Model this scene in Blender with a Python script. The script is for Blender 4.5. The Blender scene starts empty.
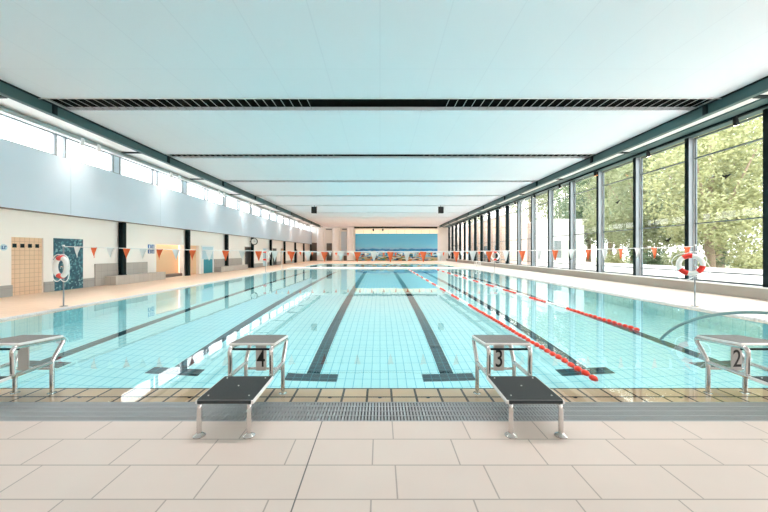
import bpy, math, random
from mathutils import Vector, Matrix, noise
random.seed(7)
PI = math.pi
sc = bpy.context.scene
COL = sc.collection

# ------------------------------------------------------------------ helpers
class MB:
    """collects geometry for ONE mesh object"""
    def __init__(s): s.v = []; s.f = []
    def add(s, vs, fs):
        n = len(s.v); s.v += [tuple(p) for p in vs]; s.f += [tuple(i + n for i in f) for f in fs]; return s
    def box(s, x0, y0, z0, x1, y1, z1, b=0.0):
        if b <= 0:
            v = [(x0,y0,z0),(x1,y0,z0),(x1,y1,z0),(x0,y1,z0),(x0,y0,z1),(x1,y0,z1),(x1,y1,z1),(x0,y1,z1)]
            return s.add(v, [(0,3,2,1),(4,5,6,7),(0,1,5,4),(1,2,6,5),(2,3,7,6),(3,0,4,7)])
        # chamfered box: 24 vertices
        import bmesh
        bm = bmesh.new(); bmesh.ops.create_cube(bm, size=1)
        for p in bm.verts:
            p.co = Vector(((x0+x1)/2+p.co.x*(x1-x0), (y0+y1)/2+p.co.y*(y1-y0), (z0+z1)/2+p.co.z*(z1-z0)))
        bmesh.ops.bevel(bm, geom=list(bm.edges), offset=b, segments=2, affect='EDGES', profile=.5)
        bm.verts.index_update()
        vs = [tuple(p.co) for p in bm.verts]; fs = [tuple(q.index for q in f.verts) for f in bm.faces]
        bm.free(); return s.add(vs, fs)
    def tube(s, path, r, n=10, cap=True, closed=False, rads=None):
        P = [Vector(p) for p in path]; m = len(P); vs = []; fs = []
        up = None
        for i, p in enumerate(P):
            if closed: t = (P[(i+1) % m] - P[i-1]).normalized()
            else: t = (P[min(i+1, m-1)] - P[max(i-1, 0)]).normalized()
            if up is None:
                a = Vector((0,0,1)) if abs(t.z) < .9 else Vector((1,0,0))
                up = (a - t*a.dot(t)).normalized()
            else: up = (up - t*up.dot(t)).normalized()
            q = t.cross(up); rr = rads[i] if rads else r
            for k in range(n):
                a = 2*PI*k/n; vs.append(p + up*math.cos(a)*rr + q*math.sin(a)*rr)
        for i in range(m if closed else m-1):
            j = (i+1) % m
            for k in range(n):
                l = (k+1) % n; fs.append((i*n+k, i*n+l, j*n+l, j*n+k))
        if cap and not closed:
            fs.append(tuple(range(n))[::-1]); fs.append(tuple((m-1)*n+k for k in range(n)))
        return s.add(vs, fs)
    def lathe(s, prof, n=24, c=(0,0,0), axis='z'):
        vs = []; fs = []; m = len(prof)
        for (r, h) in prof:
            for k in range(n):
                a = 2*PI*k/n; x, y = r*math.cos(a), r*math.sin(a)
                p = (x, y, h) if axis == 'z' else ((h, x, y) if axis == 'x' else (y, h, x))
                vs.append((p[0]+c[0], p[1]+c[1], p[2]+c[2]))
        for i in range(m-1):
            for k in range(n):
                l = (k+1) % n; fs.append((i*n+k, i*n+l, (i+1)*n+l, (i+1)*n+k))
        fs.append(tuple(range(n))[::-1]); fs.append(tuple((m-1)*n+k for k in range(n)))
        return s.add(vs, fs)
    def prism(s, pts, z0, z1, axis='z'):
        n = len(pts)
        def w(a, b, h): return (a, b, h) if axis == 'z' else ((h, a, b) if axis == 'x' else (a, h, b))
        vs = [w(a, b, z0) for a, b in pts] + [w(a, b, z1) for a, b in pts]
        fs = [tuple(range(n))[::-1], tuple(range(n, 2*n))] + [(i, (i+1) % n, n+(i+1) % n, n+i) for i in range(n)]
        return s.add(vs, fs)
    def build(s, name, mat, parent=None, smooth=False, loc=None):
        me = bpy.data.meshes.new(name); me.from_pydata(s.v, [], s.f); me.update()
        import bmesh
        bm = bmesh.new(); bm.from_mesh(me); bmesh.ops.recalc_face_normals(bm, faces=bm.faces); bm.to_mesh(me); bm.free()
        if mat: me.materials.append(mat)
        if smooth:
            for p in me.polygons: p.use_smooth = True
            try: me.set_sharp_from_angle(angle=math.radians(40))
            except Exception: pass
        o = bpy.data.objects.new(name, me); COL.objects.link(o)
        if parent: o.parent = parent
        if loc: o.location = loc
        return o

def tag(o, label=None, cat=None, group=None, kind=None):
    if label: o['label'] = label
    if cat: o['category'] = cat
    if group: o['group'] = group
    if kind: o['kind'] = kind
    return o
def empty(name, loc, label, cat, group=None, rz=0):
    o = bpy.data.objects.new(name, None); COL.objects.link(o); o.location = loc
    o.rotation_euler = (0, 0, rz); o.empty_display_size = .1
    return tag(o, label, cat, group)
def structure(o): o['kind'] = 'structure'; return o
CH = {}
def kids(o): return [c for c in bpy.data.objects if c.parent == o]
def copy_tree(o, loc, label=None, rz=None):
    r = o.copy(); COL.objects.link(r); r.location = loc
    if rz is not None: r.rotation_euler = (0, 0, rz)
    if label: r['label'] = label
    for ch in kids(o):
        c = ch.copy(); COL.objects.link(c); c.parent = r
        for g in kids(ch):
            d = g.copy(); COL.objects.link(d); d.parent = c
    return r
ORD = ['nearest','second','third','fourth','fifth','sixth','seventh','eighth','ninth','tenth','eleventh','twelfth','thirteenth',
       'fourteenth','fifteenth','sixteenth','seventeenth','eighteenth','nineteenth','twentieth','twenty-first','twenty-second','twenty-third','twenty-fourth']
def arc(p0, p1, p2, r, n=6):
    """fillet of radius r at p1"""
    p0, p1, p2 = Vector(p0), Vector(p1), Vector(p2)
    a = (p0-p1).normalized(); b = (p2-p1).normalized(); out = []
    A = p1 + a*r; B = p1 + b*r
    for i in range(n+1):
        t = i/n; out.append(A*(1-t)**2 + p1*2*t*(1-t) + B*t*t)
    return out
def path(pts, r=.06):
    out = [Vector(pts[0])]
    for i in range(1, len(pts)-1): out += arc(pts[i-1], pts[i], pts[i+1], r)
    out.append(Vector(pts[-1])); return out

# ------------------------------------------------------------------ materials
def mat(name, col, rough=.5, metal=0., emit=None, es=0., spec=.5, bump=0, bscale=40, vary=0, vscale=3):
    m = bpy.data.materials.new(name); m.use_nodes = True
    nt = m.node_tree; b = nt.nodes['Principled BSDF']
    b.inputs['Base Color'].default_value = (*col, 1); b.inputs['Roughness'].default_value = rough
    b.inputs['Metallic'].default_value = metal; b.inputs['Specular IOR Level'].default_value = spec
    if emit: b.inputs['Emission Color'].default_value = (*emit, 1); b.inputs['Emission Strength'].default_value = es
    tc = nt.nodes.new('ShaderNodeTexCoord')
    if vary:
        n = nt.nodes.new('ShaderNodeTexNoise'); n.inputs['Scale'].default_value = vscale
        n.inputs['Detail'].default_value = 4
        r = nt.nodes.new('ShaderNodeMix'); r.data_type = 'RGBA'
        r.inputs[6].default_value = (*[c*(1-vary) for c in col], 1); r.inputs[7].default_value = (*[min(1, c*(1+vary)) for c in col], 1)
        nt.links.new(tc.outputs['Object'], n.inputs['Vector']); nt.links.new(n.outputs['Fac'], r.inputs[0])
        nt.links.new(r.outputs[2], b.inputs['Base Color'])
    if bump:
        n = nt.nodes.new('ShaderNodeTexNoise'); n.inputs['Scale'].default_value = bscale
        bp = nt.nodes.new('ShaderNodeBump'); bp.inputs['Strength'].default_value = bump; bp.inputs['Distance'].default_value = .01
        nt.links.new(tc.outputs['Object'], n.inputs['Vector']); nt.links.new(n.outputs['Fac'], bp.inputs['Height'])
        nt.links.new(bp.outputs['Normal'], b.inputs['Normal'])
    return m

def tiles(name, c1, c2, grout, w, h, mortar, axes='xy', off=(0, 0), rough=.4, stagger=0., vary=.0, spec=.5, bump=.3):
    """tiled surface; axes picks which world axes run along the rows"""
    m = bpy.data.materials.new(name); m.use_nodes = True
    nt = m.node_tree; N = nt.nodes; L = nt.links; b = N['Principled BSDF']
    b.inputs['Roughness'].default_value = rough; b.inputs['Specular IOR Level'].default_value = spec
    tc = N.new('ShaderNodeTexCoord'); sp = N.new('ShaderNodeSeparateXYZ'); cb = N.new('ShaderNodeCombineXYZ')
    L.new(tc.outputs['Object'], sp.inputs[0])
    for i, a in enumerate(axes):
        ad = N.new('ShaderNodeMath'); ad.operation = 'ADD'; ad.inputs[1].default_value = off[i] + 100*(w if i == 0 else h*2)
        L.new(sp.outputs['xyz'.index(a)], ad.inputs[0]); L.new(ad.outputs[0], cb.inputs[i])
    br = N.new('ShaderNodeTexBrick'); br.offset = stagger; br.offset_frequency = 2; br.squash = 1
    br.inputs['Scale'].default_value = 1; br.inputs['Brick Width'].default_value = w; br.inputs['Row Height'].default_value = h
    br.inputs['Mortar Size'].default_value = mortar; br.inputs['Mortar Smooth'].default_value = .1
    br.inputs['Color1'].default_value = (*c1, 1); br.inputs['Color2'].default_value = (*c2, 1); br.inputs['Mortar'].default_value = (*grout, 1)
    L.new(cb.outputs[0], br.inputs['Vector'])
    out = br.outputs['Color']
    if vary:
        n = N.new('ShaderNodeTexNoise'); n.inputs['Scale'].default_value = 2.2; n.inputs['Detail'].default_value = 5
        L.new(tc.outputs['Object'], n.inputs['Vector'])
        mr = N.new('ShaderNodeMapRange'); mr.inputs[3].default_value = 1-vary; mr.inputs[4].default_value = 1+vary
        L.new(n.outputs['Fac'], mr.inputs[0])
        mx = N.new('ShaderNodeMix'); mx.data_type = 'RGBA'; mx.blend_type = 'MULTIPLY'; mx.inputs[0].default_value = 1
        L.new(out, mx.inputs[6]); L.new(mr.outputs[0], mx.inputs[7]); out = mx.outputs[2]
    L.new(out, b.inputs['Base Color'])
    if bump:
        bp = N.new('ShaderNodeBump'); bp.inputs['Strength'].default_value = bump; bp.inputs['Distance'].default_value = .004; bp.invert = True
        L.new(br.outputs['Fac'], bp.inputs['Height']); L.new(bp.outputs['Normal'], b.inputs['Normal'])
    return m

def pane_mat(name, tint=(.97, .99, .98), ior=1.35):
    m = bpy.data.materials.new(name); m.use_nodes = True; N = m.node_tree.nodes; L = m.node_tree.links; N.clear()
    o = N.new('ShaderNodeOutputMaterial'); t = N.new('ShaderNodeBsdfTransparent'); g = N.new('ShaderNodeBsdfGlossy')
    g.inputs['Roughness'].default_value = 0.0; t.inputs['Color'].default_value = (*tint, 1)
    f = N.new('ShaderNodeFresnel'); x = N.new('ShaderNodeMixShader')
    ge = N.new('ShaderNodeNewGeometry'); mr = N.new('ShaderNodeMapRange'); mr.inputs[3].default_value = ior; mr.inputs[4].default_value = 1/ior
    L.new(ge.outputs['Backfacing'], mr.inputs[0]); L.new(mr.outputs[0], f.inputs['IOR'])
    L.new(f.outputs[0], x.inputs[0]); L.new(t.outputs[0], x.inputs[1]); L.new(g.outputs[0], x.inputs[2]); L.new(x.outputs[0], o.inputs[0])
    return m

def water_mat(name, tint):
    m = bpy.data.materials.new(name); m.use_nodes = True; N = m.node_tree.nodes; L = m.node_tree.links; N.clear()
    o = N.new('ShaderNodeOutputMaterial'); g = N.new('ShaderNodeBsdfGlass'); g.inputs['IOR'].default_value = 1.33
    g.inputs['Roughness'].default_value = 0.0; g.inputs['Color'].default_value = (*tint, 1)
    tc = N.new('ShaderNodeTexCoord'); mp = N.new('ShaderNodeMapping'); mp.inputs['Scale'].default_value = (1.3, 1.0, 1)
    n = N.new('ShaderNodeTexNoise'); n.inputs['Scale'].default_value = 1.6; n.inputs['Detail'].default_value = 2
    bp = N.new('ShaderNodeBump'); bp.inputs['Strength'].default_value = .2; bp.inputs['Distance'].default_value = .0045
    L.new(tc.outputs['Object'], mp.inputs[0]); L.new(mp.outputs[0], n.inputs['Vector']); L.new(n.outputs['Fac'], bp.inputs['Height'])
    L.new(bp.outputs['Normal'], g.inputs['Normal']); L.new(g.outputs[0], o.inputs[0])
    return m

M = {}
M['deck'] = tiles('deck_tile', (.70,.605,.54), (.675,.58,.515), (.40,.345,.30), .58, .30, .005, 'xy', (-.10, .24), .42, .26, .05)
M['deck_side'] = tiles('deck_tile_side', (.88,.64,.47), (.85,.61,.445), (.62,.45,.32), .30, .30, .005, 'xy', (0, 0), .38, 0, .05)
M['deck_right'] = tiles('deck_tile_right', (.84,.75,.66), (.82,.73,.64), (.62,.54,.46), .30, .30, .005, 'xy', (0, 0), .38, 0, .05)
M['coping'] = tiles('coping_tile', (.84,.57,.37), (.74,.49,.31), (.06,.03,.02), .247, .21, .012, 'xy', (.13, .07), .4, 0, .12)
M['coping_y'] = tiles('coping_tile_side', (.92,.76,.60), (.88,.72,.56), (.28,.22,.17), .125, .247, .006, 'xy', (0, 0), .4, 0, .1)
M['pool_floor'] = tiles('pool_tile_floor', (.60,.93,.95), (.57,.91,.94), (.16,.62,.72), .15, .30, .007, 'xy', (.0, 0), .35, 0, .03)
M['pool_x'] = tiles('pool_tile_wall', (.60,.93,.95), (.57,.91,.94), (.2,.65,.74), .25, .125, .006, 'yz', (0, 0), .35, 0, .03)
M['pool_y'] = tiles('pool_tile_end', (.60,.93,.95), (.57,.91,.94), (.2,.65,.74), .25, .125, .006, 'xz', (0, 0), .35, 0, .03)
M['lane'] = tiles('lane_tile', (.002,.022,.038), (.003,.030,.048), (.03,.16,.20), .15, .15, .007, 'xy', (0, 0), .35, 0, .05)
M['ceiling'] = tiles('ceiling_panel', (.84,.845,.90), (.835,.84,.895), (.80,.80,.86), 1.25, 2.55, .012, 'xy', (0, .0), .7, 0, 0, .2, .1)
M['white'] = mat('white_paint', (.88,.87,.85), .5)
M['wall_up'] = mat('pale_blue_wall_panel', (.66,.755,.86), .55, vary=.01)
M['wall_low'] = mat('cream_plaster', (.95,.90,.845), .6, vary=.015)
M['green'] = mat('dark_green_steel', (.05,.12,.125), .4, .1)
M['dkgreen'] = mat('blackish_green_steel', (.006,.018,.021), .6, spec=.2)
M['postgrey'] = mat('grey_window_post', (.27,.31,.33), .4, .2)
M['transom'] = mat('dark_grey_transom', (.12,.15,.16), .4, .2)
M['frame'] = mat('white_window_frame', (.82,.83,.84), .4)
M['black'] = mat('matt_black', (.006,.009,.010), .6)
M['void'] = mat('black_recess', (.002,.003,.003), .9, spec=.05)
M['fin'] = mat('grille_metal', (.55,.57,.56), .35, .3)
M['pipe'] = mat('grey_duct_paint', (.36,.42,.42), .45)
M['chrome'] = mat('stainless_steel', (.66,.64,.62), .10, 1.)
M['satin'] = mat('brushed_steel_rim', (.86,.85,.83), .35, .35)
M['rubber'] = mat('dark_grey_grip_mat', (.032,.042,.044), .75, bump=.5, bscale=500, vary=.15, vscale=30)
M['rubber2'] = mat('grey_grip_top', (.20,.195,.185), .6, bump=.5, bscale=500, vary=.08, vscale=30)
M['plate'] = mat('number_plate_grey', (.60,.58,.55), .5)
M['ink'] = mat('black_numeral', (.008,.008,.008), .5)
M['screw'] = mat('steel_screw', (.8,.8,.78), .3, .8)
M['red'] = mat('red_plastic', (.80,.035,.02), .38)
M['redfloat'] = mat('red_lane_float', (.90,.05,.02), .35)
M['whitefloat'] = mat('white_lane_float', (.88,.88,.86), .35)
M['orange'] = mat('orange_pennant_cloth', (.95,.17,.045), .6)
M['whitecloth'] = mat('white_pennant_cloth', (.9,.9,.88), .6)
M['ring'] = mat('white_lifebuoy_shell', (.88,.87,.84), .4)
M['cord'] = mat('white_cord', (.88,.88,.86), .6)
M['grate'] = mat('grey_grating', (.36,.385,.39), .4, .2)
M['gratevoid'] = mat('gutter_dark_grey', (.10,.12,.125), .8)  # even dark grey of the gutter trays
M['bench'] = tiles('bench_tile', (.50,.455,.41), (.47,.43,.385), (.36,.32,.29), .30, .30, .005, 'yz', (0, 0), .45, 0, .05)
M['bench_top'] = tiles('bench_top_tile', (.58,.52,.46), (.55,.49,.43), (.40,.35,.31), .30, .30, .005, 'xy', (0, 0), .45, 0, .05)
M['plinth'] = tiles('plinth_tile', (.42,.42,.40), (.40,.40,.38), (.30,.30,.29), .30, .30, .005, 'yz', (0, 0), .45, 0, .05)
M['kerb'] = mat('concrete_kerb', (.42,.38,.33), .6, vary=.05)
M['peach'] = tiles('peach_tile', (.84,.60,.41), (.82,.58,.39), (.56,.38,.25), .15, .15, .007, 'yz', (0, 0), .4, 0, .04)
M['peachflat'] = mat('peach_plaster', (.87,.58,.34), .6)
M['teal'] = mat('teal_paint', (.03,.30,.38), .4)
M['blue'] = mat('sign_blue', (.02,.10,.30), .4)
M['door'] = mat('dark_door', (.03,.03,.03), .4)
M['doorframe'] = mat('brown_grey_door_frame', (.20,.15,.12), .4)
M['paleblue'] = mat('pale_blue_glass_door', (.55,.74,.82), .2)
M['glass'] = pane_mat('window_glass')
M['water'] = water_mat('pool_water', (.93, 1., 1.))
M['hose'] = mat('grey_green_tube', (.26,.38,.37), .35, .2)
M['grass'] = mat('lawn', (.40,.43,.28), .9, vary=.2, vscale=1)
M['paving'] = mat('pale_paving', (.78,.76,.72), .8, vary=.05)
M['house'] = mat('white_render', (.86,.86,.84), .7)
M['housewin'] = mat('house_window_dark', (.25,.30,.32), .2)
M['trunk'] = mat('tree_bark', (.30,.23,.17), .9, bump=.6, bscale=12)
M['brick'] = tiles('pale_brick', (.80,.58,.46), (.75,.52,.40), (.76,.68,.60), .25, .08, .01, 'yz', (0, 0), .8, .5, .12)
M['lampglass'] = mat('lamp_lens', (1,.9,.75), .4, emit=(1,.80,.55), es=12)
M['warmlamp'] = mat('warm_lamp_lens', (1,.6,.3), .4, emit=(1,.36,.10), es=5)
M['stripglow'] = mat('strip_light_lens', (1,.9,.7), .4, emit=(1,.88,.62), es=.22)
M['shutter'] = mat('slatted_grille', (.22,.24,.24), .6)

# dark teal mosaic with pale flecks
def mosaic():
    m = bpy.data.materials.new('teal_mosaic'); m.use_nodes = True; N = m.node_tree.nodes; L = m.node_tree.links; b = N['Principled BSDF']
    tc = N.new('ShaderNodeTexCoord'); v = N.new('ShaderNodeTexVoronoi'); v.inputs['Scale'].default_value = 14; L.new(tc.outputs['Object'], v.inputs['Vector'])
    r = N.new('ShaderNodeValToRGB'); e = r.color_ramp.elements
    e[0].position = .0; e[0].color = (.012,.075,.12,1); e[1].position = 1; e[1].color = (.25,.50,.52,1)
    q = e.new(.55); q.color = (.02,.12,.17,1); q = e.new(.8); q.color = (.06,.24,.29,1)
    s = N.new('ShaderNodeSeparateColor'); L.new(v.outputs['Color'], s.inputs[0]); L.new(s.outputs[0], r.inputs[0]); L.new(r.outputs[0], b.inputs['Base Color'])
    b.inputs['Roughness'].default_value = .3; return m
M['mosaic'] = mosaic()

# the picture wall at the far end: blue sky over a turquoise sea band and a busy colourful shore
def mural():
    m = bpy.data.materials.new('beach_picture'); m.use_nodes = True; N = m.node_tree.nodes; L = m.node_tree.links; b = N['Principled BSDF']
    tc = N.new('ShaderNodeTexCoord'); sp = N.new('ShaderNodeSeparateXYZ'); L.new(tc.outputs['Object'], sp.inputs[0])
    r = N.new('ShaderNodeValToRGB'); e = r.color_ramp.elements; e[0].position = 0; e[0].color = (.55,.42,.22,1); e[1].position = 1; e[1].color = (.14,.64,1.,1)
    for p, c in ((.12,(.62,.50,.30)),(.17,(.35,.68,.82)),(.28,(.40,.74,.92)),(.36,(.01,.30,.70)),(.44,(.01,.27,.66)),(.47,(.30,.66,.95)),(.55,(.22,.70,1.)),(.7,(.17,.66,1.))):
        q = e.new(p); q.color = (*c, 1)
    n = N.new('ShaderNodeTexNoise'); n.inputs['Scale'].default_value = 1.1; n.inputs['Detail'].default_value = 5
    mp = N.new('ShaderNodeMapping'); mp.inputs['Scale'].default_value = (.6, 1, 2.2); L.new(tc.outputs['Object'], mp.inputs[0]); L.new(mp.outputs[0], n.inputs['Vector'])
    dv = N.new('ShaderNodeMath'); dv.operation = 'DIVIDE'; dv.inputs[1].default_value = 4.4; L.new(sp.outputs[2], dv.inputs[0])
    ns = N.new('ShaderNodeMath'); ns.operation = 'MULTIPLY_ADD'; ns.inputs[1].default_value = .22; L.new(n.outputs['Fac'], ns.inputs[0])
    sb = N.new('ShaderNodeMath'); sb.operation = 'SUBTRACT'; sb.inputs[1].default_value = .11; L.new(dv.outputs[0], ns.inputs[2]); L.new(ns.outputs[0], sb.inputs[0]); L.new(sb.outputs[0], r.inputs[0])
    # coloured dabs near the bottom
    v = N.new('ShaderNodeTexVoronoi'); v.inputs['Scale'].default_value = 3.1; L.new(mp.outputs[0], v.inputs['Vector'])
    cr = N.new('ShaderNodeValToRGB'); cr.color_ramp.interpolation = 'CONSTANT'; e = cr.color_ramp.elements
    e[0].position = 0; e[0].color = (.70,.22,.06,1); e[1].position = .12; e[1].color = (.20,.34,.10,1)
    for p, c in ((.25,(.02,.05,.12)),(.42,(.75,.78,.8)),(.6,(.02,.36,.66)),(.85,(.70,.50,.22))):
        q = e.new(p); q.color = (*c, 1)
    s = N.new('ShaderNodeSeparateColor'); L.new(v.outputs['Color'], s.inputs[0]); L.new(s.outputs[0], cr.inputs[0])
    mk = N.new('ShaderNodeMapRange'); mk.inputs[1].default_value = 1.25; mk.inputs[2].default_value = 1.9; mk.inputs[3].default_value = 1; mk.inputs[4].default_value = 0
    L.new(sp.outputs[2], mk.inputs[0]); g = N.new('ShaderNodeMath'); g.operation = 'GREATER_THAN'; g.inputs[1].default_value = .45; L.new(s.outputs[1], g.inputs[0])
    ml = N.new('ShaderNodeMath'); ml.operation = 'MULTIPLY'; L.new(mk.outputs[0], ml.inputs[0]); L.new(g.outputs[0], ml.inputs[1])
    mx = N.new('ShaderNodeMix'); mx.data_type = 'RGBA'; L.new(ml.outputs[0], mx.inputs[0]); L.new(r.outputs[0], mx.inputs[6]); L.new(cr.outputs[0], mx.inputs[7])
    L.new(mx.outputs[2], b.inputs['Base Color']); b.inputs['Roughness'].default_value = .5; return m
M['mural'] = mural()

def leaf_mat(name, col):
    m = bpy.data.materials.new(name); m.use_nodes = True; N = m.node_tree.nodes; L = m.node_tree.links; b = N['Principled BSDF']
    tc = N.new('ShaderNodeTexCoord'); n = N.new('ShaderNodeTexNoise'); n.inputs['Scale'].default_value = .9; n.inputs['Detail'].default_value = 6
    L.new(tc.outputs['Object'], n.inputs['Vector'])
    x = N.new('ShaderNodeMix'); x.data_type = 'RGBA'; x.inputs[6].default_value = (*[c*.55 for c in col], 1); x.inputs[7].default_value = (*[min(.9, c*1.35) for c in col], 1)
    L.new(n.outputs['Fac'], x.inputs[0]); L.new(x.outputs[2], b.inputs['Base Color']); b.inputs['Roughness'].default_value = .7
    tl = N.new('ShaderNodeBsdfTranslucent'); L.new(x.outputs[2], tl.inputs[0]); ms = N.new('ShaderNodeMixShader'); ms.inputs[0].default_value = .35
    L.new(b.outputs[0], ms.inputs[1]); L.new(tl.outputs[0], ms.inputs[2]); L.new(ms.outputs[0], N['Material Output'].inputs[0]); return m
M['leafA'] = leaf_mat('pale_green_leaves', (.33,.37,.21))
M['leafB'] = leaf_mat('mid_green_leaves', (.13,.20,.11))
M['leafC'] = leaf_mat('yellow_green_leaves', (.40,.42,.22))

# ------------------------------------------------------------------ dimensions (metres; water surface z = 0)
DZ = .04                    # deck level
PX = 7.8; WX = 8.0          # pool inner wall, water edge
Y0 = 3.50; YW = 3.08; YE = 28.5; YC = 30.4; Y2 = 41.0
XL = -11.64; XR = 11.64
YB = -5.0; YF = 56.0
ZC = 5.72; ZO = 6.0

# ------------------------------------------------------------------ floor
b = MB()
b.box(-14, YB, -.3, 14, 2.72, DZ)
structure(b.build('floor', M['deck']))
b = MB(); b.box(-.484, YB, DZ, -.476, 2.72, DZ+.0015)
structure(b.build('trim_1', mat('dark_joint', (.16,.16,.15), .8)))
b = MB(); b.box(-14, 2.72, -.3, -WX-.12, 56.2, DZ)
structure(b.build('floor_left', M['deck_side']))
b = MB(); b.box(WX+.12, 2.72, -.3, 14, 56.2, DZ)
structure(b.build('floor_right', M['deck_right']))
b = MB(); b.box(-WX-.12, YE+.25, -.3, WX+.12, YC, DZ); b.box(-WX-.12, Y2, -.3, WX+.12, 56.2, DZ)
b.box(-WX-.12, YC, -.3, -7.5, Y2, DZ); b.box(7.5, YC, -.3, WX+.12, Y2, DZ)
structure(b.build('floor_far', M['deck_side']))

# drainage grating in front of the pool: long bars running along the gutter and cross slats
gr = empty('drain_grating', (0, 2.90, DZ), 'long grey gutter grating across the deck in front of the pool edge', 'grating')
b = MB(); b.box(-8.1, -.178, -.10, 8.1, .178, -.075); b.build('gutter_tray', M['gratevoid'], gr)
b = MB()
for i in range(5): y = -.17 + .085*i; b.box(-8.1, y-.008, -.07, 8.1, y+.008, -.002)
b.build('grate_bar', M['grate'], gr)
b = MB(); x = -8.1
while x < 8.1:
    b.box(x-.0085, -.172, -.03, x+.0085, .172, -.004); x += .028
b.build('grate_slats', M['grate'], gr)
# side gutters
for sx, nm, lab in ((-1, 'left', 'narrow gutter grating between the pool and the peach tiled deck'), (1, 'right', 'narrow gutter grating between the pool and the glass wall deck')):
    g = empty('drain_grating', (sx*(WX+.06), 16.2, DZ), lab, 'grating')
    b = MB(); b.box(-.05, -13.08, -.10, .058, 12.5, -.07); b.build('gutter_tray', M['gratevoid'], g)
    b = MB(); y = -13.0
    while y < 12.5: b.box(-.05, y, -.05, .058, y+.03, -.004); y += .05
    b.build('grate_slats', M['frame'], g)

# ------------------------------------------------------------------ pool
b = MB(); b.box(-PX-.4, Y0-.4, -2.2, PX+.4, YE+.4, -2.0); pf = structure(b.build('pool_floor', M['pool_floor']))
for i in (-5, -3, -1, 1, 3, 5):
    x = 1.19*i; b = MB(); b.box(x-.12, 5.85, -1.999, x+.12, 26.5, -1.996)
    b.box(x-.45, 5.6, -1.999, x+.45, 5.85, -1.996); b.box(x-.45, 26.5, -1.999, x+.45, 26.75, -1.996)
    structure(b.build('lane_marking', M['lane'], pf))
b = MB(); b.box(-WX, YW, -2.0, -PX, YE+.25, -.03); structure(b.build('pool_wall_left', M['pool_x']))
b = MB(); b.box(PX, YW, -2.0, WX, YE+.25, -.03); structure(b.build('pool_wall_right', M['pool_x']))
b = MB(); b.box(-PX, YW-.02, -2.0, PX, Y0, -.03); structure(b.build('pool_wall_near', M['pool_y']))
b = MB(); b.box(-PX, YE, -2.0, PX, YE+.25, -.03); structure(b.build('pool_wall_far', M['pool_y']))
cp = MB(); cp.box(-WX, YW, -.03, WX, Y0, -.022); cp = structure(cp.build('pool_edge_near', M['coping']))
b = MB(); b.box(-WX, Y0, -.03, -PX, YE, -.022); b.box(PX, Y0, -.03, WX, YE, -.022); structure(b.build('pool_edge_side', M['coping_y']))
b = MB(); b.box(-WX, YE, -.03, WX, YE+.25, -.022); structure(b.build('pool_edge_far', M['coping']))
b = MB(); b.box(-WX-.12, YE+.23, -.1, WX+.12, YC, DZ+.03); structure(b.build('trim_2', M['white']))
b = MB(); b.box(-PX, Y0-.016, -.0225, PX, Y0+.002, -.0205); structure(b.build('edge_joint', M['black'], cp))
for x in (-3.0, -1.9, -.50, .0, .48, 1.95, 3.0):
    b = MB(); b.lathe([(.0, -.022), (.02, -.022), (.02, -.018), (.012, -.014), (.0, -.014)], 12, (x, 3.28, 0))
    structure(b.build('inlet_nozzle', M['black'], cp))
def water(x0, y0, x1, y1, lab):
    me = bpy.data.meshes.new('pool_water'); me.from_pydata([(x0,y0,0),(x1,y0,0),(x1,y1,0),(x0,y1,0)], [], [(0,1,2,3)]); me.materials.append(M['water'])
    o = bpy.data.objects.new('pool_water', me); COL.objects.link(o); return tag(o, lab, 'water', kind='stuff')
water(-WX, YW, WX, YE+.25, 'still clear turquoise water filling the big swimming pool')
water(-7.48, YC+.02, 7.48, Y2-.02, 'still water of the smaller basin behind the far coping')
b = MB(); b.box(-7.7, YC-.2, -1.3, 7.7, Y2+.2, -1.1); structure(b.build('pool_floor_far', M['pool_floor']))
for q in ((-7.52, YC, 7.52, YC+.02), (-7.52, Y2-.02, 7.52, Y2), (-7.52, YC+.02, -7.48, Y2-.02), (7.48, YC+.02, 7.52, Y2-.02)):
    b = MB(); b.box(q[0], q[1], -1.1, q[2], q[3], .03); structure(b.build('pool_wall_far_basin', M['pool_x']))

# ------------------------------------------------------------------ ceiling
SL = [9.5+5.1*i for i in range(10)]          # grille positions
SL[0] = 9.5
SW = [.37, .32, .24, .20, .17, .10, .10, .10, .10, .10]
b = MB(); ys = [YB]
for i, y in enumerate(SL): ys += [y-SW[i], y+SW[i]]
ys.append(YF)
for i in range(0, len(ys), 2): b.box(-9.5, ys[i], ZC, 9.5, ys[i+1], ZC+.10)
ceil = structure(b.build('ceiling', M['ceiling']))
b = MB(); b.box(-9.5, 56-1.5, ZC-.25, 9.5, 56, ZC-.001); structure(b.build('ceiling_far_step', M['white']))
b = MB(); b.box(-11.76, YB, 5.775, -9.5, 56, 5.86); structure(b.build('ceiling_left', M['white']))
b = MB(); b.box(9.5, YB, 5.775, 11.76, 56, 5.86); structure(b.build('ceiling_right', M['white']))
b = MB(); b.box(-12, YB, ZO+.4, 12, 56.2, ZO+.5); structure(b.build('roof', M['white']))
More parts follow.
